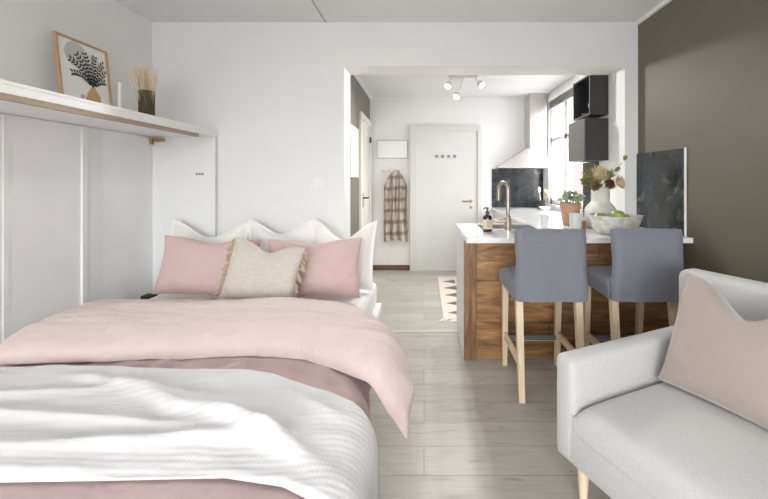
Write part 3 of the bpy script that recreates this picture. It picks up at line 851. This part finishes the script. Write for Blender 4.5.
# slate splash panel on the olive wall
sp = thing('slate_splashback', 'smoky black slate splash panel standing on the bar against the olive wall', 'panel', (XR-.008, 3.02, ZT))
B(XR-.014, XR-.002, 2.715, YD-.004, ZT+.0005, 1.558).build('slate_sheet', M['slate'], sp, world=True)
B(XR-.014, XR-.002, 2.706, 2.715, ZT+.0005, 1.562).build('edge_strip', M['trim'], sp, world=True)

# ------------------------------------------------------------------ bar stools
def make_stool():
    t = thing('bar_stool', 'bar stool with blue-grey slipcover at the left end of the bar', 'stool', (.768, 2.5, 0), 0, 'slipcovered bar stools')
    S = M['stool']
    # backrest cover: slab leaning slightly, pillowy, with skirt
    top, bot = [], []
    N, K = 22, 26
    for i in range(N+1):
        u = -1+2*i/N; a, b = [], []
        for j in range(K+1):
            v = j/K; z = .605+v*(1.034-.605)
            hw = .214+.003*math.sin(v*9)+(.006*(1-v)**2)
            yb = -.205+.0*v-.020*math.sin(v*PI)*.4+ .02*(v)
            x = hw*u
            rnd = (1-abs(u)**14)**.5*(1-max(0, (v-.93)/.07)**4)**.5 if v < 1 else 0
            rnd = max(rnd, 0)
            wv = .004*fbm(x*8, z*8, 3)+(.005*math.sin(x*30)*(1-v)**3)
            zz = z-.005*abs(u)**10*(v**4)
            if v < .35: wv += .004*math.exp(-((v-.2)/.04)**2)*math.cos(u*3)
            a.append(Vector((x, yb-.038*rnd-.004+wv, zz))); b.append(Vector((x, yb+.034*rnd+.004, zz)))
        top.append(a); bot.append(b)
    MB().shell(top, bot).build('backrest', S, t, smooth=60)
    top, bot = [], []
    for i in range(N+1):
        u = -1+2*i/N; a, b = [], []
        for j in range(N+1):
            v = -1+2*j/N
            x = .226*u*(1-.01*(1-v*v)); y = .035+.208*v
            d = ((1-abs(u)**6)*(1-abs(v)**6))**.5
            a.append(Vector((x, y, .690+.036*d+.003*fbm(x*7, y*7, 9)))); b.append(Vector((x*.995, y*.995, .606)))
        top.append(a); bot.append(b)
    MB().shell(top, bot).build('seat', S, t, smooth=50)
    LW = M['leg_wood']
    for s in (-1, 1):
        MB().leg((s*.188, .235, 0), (s*.190, .205, .62), .032, .042).build('leg', LW, t)
        MB().leg((s*.182, -.220, 0), (s*.182, -.150, .62), .034, .042).build('leg', LW, t)
    for s in (-1, 1):
        B(s*.19-.011, s*.19+.011, -.19, .222, .205, .250, bev=.003).build('stretcher', LW, t)
    B(-.174, .174, .212, .236, .180, .215, bev=.003).build('footrest', LW, t)
    B(-.173, .173, .2085, .2405, .186, .222, bev=.002).build('footrest_guard', M['footmetal'], t)['label'] = 'grey metal strip on the footrest'
    return t
st = make_stool()
s2 = copy_tree(st); s2.location = (1.352, 2.5, 0)
s2['label'] = 'bar stool with blue-grey slipcover nearest the olive wall, behind the sofa'

# ------------------------------------------------------------------ sofa
TH = 24
sofa = thing('sofa', 'light grey fabric two-seat sofa with slim arms and pale wooden legs', 'sofa', (.545, 1.592, 0), R(TH))
Ls = 1.15
F = M['sofa']
B(.004, .90, -Ls+.004, -.004, .195, .335, bev=.018, seg=3).build('base', F, sofa, smooth=40)
def soft(x0, x1, y0, y1, z0, z1, px=8, crown=0, N=30, fx=None):
    top, bot = [], []
    for i in range(N+1):
        u = -1+2*i/N; u = math.copysign(abs(u)**.7, u); a, b = [], []
        for j in range(N+1):
            v = -1+2*j/N; v = math.copysign(abs(v)**.7, v)
            x = (x0+x1)/2+(x1-x0)/2*u; y = (y0+y1)/2+(y1-y0)/2*v
            d = ((1-abs(u)**px)*(1-abs(v)**px))**.4
            h = (z1-z0)
            a.append(Vector((x, y, z0+h*.55+h*.45*d+crown*(1-u*u)*(1-v*v)))); b.append(Vector((x, y, z0)))
        top.append(a); bot.append(b)
    w = MB().shell(top, bot)
    return w
soft(.002, .80, -Ls+.10, -.10, .334, .448, 10, .018).build('seat_cushion', F, sofa, smooth=60)
# arms: slim slabs, top slightly rising to the back
for (a, b) in ((-.10, 0), (-Ls, -Ls+.10)):
    w = B(0, .84, a, b, .20, .612, bev=.028, seg=4)
    w.build('arm', F, sofa, smooth=50)
# back: leaning slab with soft top
w = B(.775, .90, -Ls, 0, .20, .885, bev=.04, seg=5)
for v in w.bm.verts:
    if v.co.z > .45: v.co.x += (v.co.z-.45)*.06-.01
w.build('backrest', F, sofa, smooth=50)
for (x, y) in ((.085, -.075), (.82, -.12), (.085, -Ls+.10), (.82, -Ls+.12)):
    MB().lathe([(.014, 0), (.027, .196)], (0, 0, 0), 18).build('leg', M['leg_wood'], sofa, loc=(x, y, 0), smooth=40)
u_ = Vector((math.cos(R(TH)), math.sin(R(TH)), 0)); v_ = Vector((math.sin(R(TH)), -math.cos(R(TH)), 0))
P0 = Vector((.545, 1.592, 0))
p = P0+u_*.46+v_*.405
pillow('cushion', 'large taupe cushion leaning against the back of the grey sofa', 'cushion', M['sofa_pillow'], (p.x, p.y, .462), .54, .49, .19, -24, TH-90, 0, dip=.13, seed=6, k=.05, dipw=.45)

# ------------------------------------------------------------------ kitchen beyond
kw_ = thing('kitchen_worktop', 'white kitchen worktop along the window wall under the hood', 'worktop', (1.38, 4.5, ZT-.036))
B(1.0, KR-.002, 3.522, YF-.002, ZT-.036, ZT).build('slab', M['counter'], kw_, world=True)
for k, (a, b) in enumerate(((3.53, 4.2), (4.2, 4.9), (4.9, YF-.004))):
    c = thing('base_cabinet', ['white base cabinet under the window worktop, nearest the bar', 'white base cabinet in the middle under the window worktop', 'white base cabinet under the hood in the far kitchen corner'][k], 'cabinet', (1.4, (a+b)/2, 0), 0, 'white base cabinets')
    B(1.05, KR-.003, max(a, 3.63)+.002, b-.002, 0, ZT-.037).build('body', M['lam2'], c, world=True)
    dd = B(1.03, 1.049, max(a, 3.63)+.004, b-.004, .08, ZT-.045, bev=.002, seg=1).build('door', M['lam'], c, world=True)
    MB().tube([(1.03, (a+b)/2-.07, .8), (1.005, (a+b)/2-.07, .8), (1.005, (a+b)/2+.07, .8), (1.03, (a+b)/2+.07, .8)], .005, 8).build('handle', M['steel'], dd, world=True, smooth=50)

bs = B(1.0, KR-.004, YF-.012, YF-.001, ZT+.001, 1.494)
tag(bs.build('backsplash', M['slate'], loc=(1.38, YF-.006, ZT), world=True), 'smoky black slate backsplash on the far wall beneath the steel hood', 'backsplash')
tag(B(KR-.012, KR-.001, 3.82, 4.18, ZT+.001, 1.515).build('splash_board', M['darkcab'], loc=(KR-.006, 4.0, ZT), world=True), 'dark board on the kitchen wall below the charcoal wall cabinets', 'panel')

ho = thing('range_hood', 'brushed steel chimney hood on the far kitchen wall above the backsplash', 'hood', (1.38, YF, 1.5))
# canopy: wide bottom, narrow top pushed to the right
yb0, yb1 = 5.16, YF-.003
w = MB()
w.frustum([(1.02, yb0, 1.525), (1.68, yb0, 1.525), (1.72, yb1, 1.525), (1.06, yb1, 1.525)], [(1.45, 5.30, 1.775), (1.70, 5.30, 1.775), (1.72, yb1, 1.775), (1.45, yb1, 1.775)])
w.frustum([(1.02, yb0, 1.495), (1.68, yb0, 1.495), (1.72, yb1, 1.495), (1.06, yb1, 1.495)], [(1.02, yb0, 1.525), (1.68, yb0, 1.525), (1.72, yb1, 1.525), (1.06, yb1, 1.525)])
w.build('canopy', M['hood_steel'], ho, world=True, bev=.003)
w = B(1.485, 1.715, 5.32, YF-.003, 1.775, ZK-.002)
w.build('chimney', M['hood_steel'], ho, world=True, bev=.003)
B(1.52, 1.68, 5.314, 5.3195, 1.80, 2.32).build('chimney_panel', M['hood_steel'], ho, world=True)

# charcoal wall cabinets on the window wall
cz0, cz1 = 1.955, 2.345
c1 = thing('wall_cabinet', 'charcoal open-fronted wall cabinet with dishes, uppermost by the window', 'cabinet', (KR, 3.83, 1.955))
w = MB(); xa, xb, ya, yb_ = 1.58, KR-.002, YK+.012, 4.03
w.box(xa, xb, ya, ya+.016, cz0, cz1); w.box(xa, xb, yb_-.016, yb_, cz0, cz1); w.box(xa, xb, ya+.016, yb_-.016, cz0, cz0+.016); w.box(xa, xb, ya+.016, yb_-.016, cz1-.016, cz1)
w.build('body', M['darkcab'], c1, world=True)
B(xb-.012, xb, ya+.016, yb_-.016, cz0+.016, cz1-.016).build('lining', M['darkin'], c1, world=True)
c2 = thing('wall_cabinet', 'closed charcoal wall cabinet directly below the open one', 'cabinet', (KR, 3.83, 1.515))
B(1.549, KR-.002, ya, yb_+.005, 1.52, 1.92).build('body', M['darkcab'], c2, world=True)
B(1.53, 1.548, ya, yb_+.005, 1.52, 1.92, bev=.002, seg=1).build('door', M['darkcab_face'], c2, world=True)
w = MB().lathe([(.02, 0), (.03, .004), (.05, .03), (.047, .03), (.028, .008), (0, .007)], seg=24, cap1=False)
tag(w.build('small_bowl', M['steel'], loc=(1.65, 3.86, cz0+.017), smooth=40), 'small silvery bowl inside the open charcoal wall cabinet', 'bowl')
w = MB().lathe([(.022, 0), (.022, .003), (.004, .008), (.004, .05), (.022, .07), (.026, .11), (.024, .11), (.02, .072), (0, .056)], seg=24, cap1=False)
tag(w.build('goblet', M['clear'], loc=(1.64, 3.74, cz0+.017), smooth=40), 'stemmed clear glass inside the open charcoal wall cabinet', 'glass')

bl = thing('window_blind', 'raised grey window blind at the top of the kitchen window', 'blind', (KR-.03, 4.8, 2.38))
B(KR-.05, KR-.004, 4.22, 5.24, 2.40, 2.45, bev=.004).build('headrail', M['trim'], bl, world=True)
w = MB()
for k in range(10): w.box(KR-.045, KR-.008, 4.24, 5.23, 2.30+k*.010, 2.304+k*.010)
w.build('slats', M['seam'], bl, world=True)

# utensil crock on far counter
cr = thing('utensil_crock', 'small dark crock holding utensils at the far end of the worktop', 'crock', (1.64, 5.28, ZT))
MB().lathe([(.04, 0), (.045, .004), (.045, .12), (.041, .12), (.04, .01), (0, .01)], seg=24, cap1=False).build('crock', M['darkcab'], cr, smooth=40)
for k, (dx, dy, hh, mt, lab) in enumerate(((-.028, 0, .30, 'glazed', 'white spatula standing in the dark utensil crock'), (.03, .0, .27, 'framewood', 'wooden spoon leaning right in the dark utensil crock'), (.045, -.01, .24, 'brass', 'golden spoon leaning far right in the dark utensil crock'))):
    u0 = thing('utensil', lab, 'utensil', (1.64+dx*.3, 5.28+dy*.3, ZT+.012), 0, 'utensils in the crock')
    w = MB(); w.tube([(0, 0, 0), (dx*.9, dy, hh*.7)], .005, 8); w.build('handle', M[mt], u0, smooth=50)
    w = MB(); w.ball((dx*1.1, dy, hh*.85), .028, .75, .25, 1.5, 2); w.build('blade', M[mt], u0, smooth=60)
tag(MB().lathe([(.04, 0), (.05, .004), (.085, .045), (.08, .045), (.045, .01), (0, .01)], seg=28, cap1=False).build('serving_bowl', M['glazed'], loc=(1.62, 5.08, ZT), smooth=40), 'shallow white bowl on the far worktop in front of the utensil crock', 'bowl')

# coat rail and scarf on far wall
rk = thing('coat_rail', 'small steel coat rail on the far kitchen wall holding a scarf', 'coat rail', (-.47, YF, 1.46))
B(-.60, -.36, YF-.012, YF, 1.45, 1.475, bev=.003).build('bar', M['nickel'], rk, world=True)
for k in range(4):
    x = -.585+k*.07
    MB().tube([(x, YF-.01, 1.462), (x, YF-.04, 1.452), (x, YF-.045, 1.475)], .006, 8).build('hook', M['nickel'], rk, world=True, smooth=50)
def scarf_ob():
    top, bot = [], []
    N, K = 40, 46
    zt, zb = 1.46, .46
    for i in range(N+1):
        u = -1+2*i/N; a, b = [], []
        for j in range(K+1):
            v = j/K                                   # 0 top
            hw = .03+.135*min(1, (v/.22))**.6+.012*v
            z = zt-v*(zt-zb)+(.03*math.cos(u*PI/2))*(1-v)-(.04*(abs(u)) if v > .9 else 0)
            x = -.415+hw*u
            f = .022*math.sin(u*10+1.2*math.sin(v*4))*min(1, v*3)+.012*math.sin(u*23+v*5)*min(1, v*2)
            gap = -.018*math.exp(-(u/.07)**2)*min(1, v*3)
            y = YF-.065+f-gap
            a.append(Vector((x, y-.008, z))); b.append(Vector((x, y+.008, z)))
        top.append(a); bot.append(b)
    return MB().shell(top, bot)
scf = scarf_ob().build('scarf', M['plaid'], loc=(-.415, YF-.06, 1.46), world=True, smooth=60)
tag(scf, 'beige and brown plaid wool scarf hanging from the coat rail', 'scarf')
fb = thing('fuse_box', 'flat white fuse box cover on the far wall above the coat rail', 'fuse box', (-.47, YF, 1.75))
B(-.692, -.238, YF-.012, YF, 1.648, 1.912).build('shadow_gap_rim', M['seam'], fb, world=True)  # grey border painted in for the shadow gap around the cover
B(-.685, -.245, YF-.03, YF-.013, 1.655, 1.905, bev=.004).build('cover', M['trim'], fb, world=True)
B(-.29, -.265, YF-.034, YF-.03, 1.72, 1.75, bev=.002).build('catch', M['lam'], fb, world=True)
# poster on left kitchen wall
po_ = thing('wall_print', 'pale print in a white frame hanging on the grey-green kitchen wall', 'picture', (KL, 4.3, 1.36))
B(KL+.001, KL+.02, 4.08, 4.54, 1.36, 1.93, bev=.003).build('frame', M['trim'], po_, world=True)
pp = B(KL+.0201, KL+.022, 4.10, 4.52, 1.38, 1.91).build('print', M['spotprint'], po_, world=True)
# kitchen runner rug
rg = thing('runner_rug', 'cream woven runner rug with brown triangles on the kitchen floor', 'rug', (.5, 4.4, 0))
B(.185, .80, 3.62, 5.15, .0005, .010, bev=.003, seg=1).build('weave', M['rug'], rg, world=True)
for k in range(5):
    y = 3.74+k*.29
    MB().poly([(.20+.04, y+.04, .0101), (.40, y-.05, .0101), (.40, y+.13, .0101)], (0, 0, 1), .002).build('triangle_motif', M['rug_dark'], rg, world=True)
    MB().poly([(.74, y+.04, .0101), (.58, y+.13, .0101), (.58, y-.05, .0101)], (0, 0, 1), .002).build('triangle_motif', M['rug_dark'], rg, world=True)
rr = random.Random(4)
for yy, sg in ((3.622, -1), (5.148, 1)):
    w = MB()
    for k in range(26):
        x = .19+k*.0235
        w.tube([(x, yy, .006), (x+rr.uniform(-.02, .01)-.01, yy+sg*.035, .008), (x+rr.uniform(-.04, .02)-.02, yy+sg*.075, .006)], [.005, .006, .004], 6)
    w.build('fringe', M['white_linen'], rg, world=True, smooth=60)

# kitchen ceiling spot lamp
lp = thing('ceiling_spotlight', 'white ceiling lamp with adjustable spots in the kitchen', 'lamp', (.46, 4.45, ZK))
w = MB(); w.box(-.17, .17, -.035, .035, -.03, -.001, bev=.008)
w.build('base_bar', M['knobwhite'], lp, smooth=40)
for k, (bx, dx, dy, dz, ln) in enumerate(((-.14, -.03, -.04, -.11, .10), (.0, -.07, .0, -.22, .05), (.14, .05, -.05, -.10, .10))):
    a = Vector((bx, 0, -.03)); e = Vector((bx+dx, dy, dz))
    arm = MB().tube([a, a.lerp(e, .5)+Vector((0, 0, -.004)), e], .006, 8).build('arm', M['knobwhite'], lp, smooth=50)
    d = Vector((-.35 if k == 0 else (-.3 if k == 1 else .5), -.5, -.75)).normalized()
    h0 = e-d*.035; r0 = .044
    MB().tube([h0, h0+d*.02, h0+d*.075], [.016, r0*.8, r0], 16).build('spot_head', M['knobwhite'], lp, smooth=50)
    MB().tube([h0+d*.0755, h0+d*.0775], [r0*.8, r0*.8], 16).build('bulb', M['bulb'], lp, smooth=50)
    L = bpy.data.lights.new('spot_light', 'SPOT'); L.energy = 60; L.spot_size = R(150); L.spot_blend = .8; L.color = (1, .985, .96); L.shadow_soft_size = .04
    lo = bpy.data.objects.new('spot_light', L); COL.objects.link(lo)
    lo.location = Vector((.46, 4.45, ZK))+h0+d*.09; lo.rotation_euler = d.to_track_quat('-Z', 'Y').to_euler()

# ------------------------------------------------------------------ light
wd = bpy.data.worlds.new('World'); SC.world = wd; wd.use_nodes = True
bg = wd.node_tree.nodes['Background']; bg.inputs['Color'].default_value = (.97, .985, 1, 1); bg.inputs['Strength'].default_value = 11
nt = wd.node_tree
tc = nt.nodes.new('ShaderNodeTexCoord'); sp_ = nt.nodes.new('ShaderNodeSeparateXYZ'); nt.links.new(tc.outputs['Generated'], sp_.inputs[0])
mr = nt.nodes.new('ShaderNodeMapRange'); mr.inputs['From Min'].default_value = -.06; mr.inputs['From Max'].default_value = .06
mr.inputs['To Min'].default_value = .4; mr.inputs['To Max'].default_value = 1; nt.links.new(sp_.outputs['Z'], mr.inputs['Value'])
mm = nt.nodes.new('ShaderNodeMath'); mm.operation = 'MULTIPLY'; mm.inputs[1].default_value = 13; nt.links.new(mr.outputs[0], mm.inputs[0]); nt.links.new(mm.outputs[0], bg.inputs['Strength'])
def portal(loc, rot, sx, sy):
    L = bpy.data.lights.new('window_portal', 'AREA'); L.shape = 'RECTANGLE'; L.size = sx; L.size_y = sy
    L.cycles.is_portal = True
    o = bpy.data.objects.new('window_portal', L); COL.objects.link(o); o.location = loc; o.rotation_euler = rot
portal(((BX0+BX1)/2, YB-.14, (BZ0+BZ1)/2), (R(90), 0, 0), BX1-BX0, BZ1-BZ0)
portal((KR+.19, (WY0+WY1)/2, (WZ0+WZ1)/2), (0, R(90), 0), WZ1-WZ0, WY1-WY0)

for lx, ly in ((-.2, .1), (-.2, 1.7)):  # two out-of-view fill lamps, added only to brighten the main room
    cl = thing('fill_lamp', 'added out-of-view fill lamp, flush round white, over the ' + ('sofa end' if ly < 1 else 'bed and bar') + ' of the main room', 'lamp', (lx, ly, ZC))
    MB().lathe([(.20, -.03), (.20, 0), (0, 0)], seg=40, cap0=False, cap1=False).build('rim', M['knobwhite'], cl, smooth=40)
    MB().lathe([(0, -.075), (.10, -.065), (.16, -.045), (.195, -.012)], seg=40, cap0=False, cap1=False).build('diffuser', emis('fill_lamp_diffuser', (1, .99, .97), 15), cl, smooth=60)
# ------------------------------------------------------------------ camera
cam = bpy.data.cameras.new('camera'); co = bpy.data.objects.new('camera', cam); COL.objects.link(co)
co.location = (0, 0, 1.33); co.rotation_euler = (R(90), 0, 0)
cam.sensor_width = 36; cam.lens = 36*380/768
cam.shift_x = -40/768; cam.shift_y = -69.5/768
cam.clip_start = .02
SC.camera = co
vs = SC.view_settings; vs.view_transform = 'Standard'; vs.look = 'None'; vs.gamma = 1; vs.use_curve_mapping = False
vs.exposure = 0.19
SC.cycles.max_bounces = 12; SC.cycles.diffuse_bounces = 8; SC.cycles.transparent_max_bounces = 16
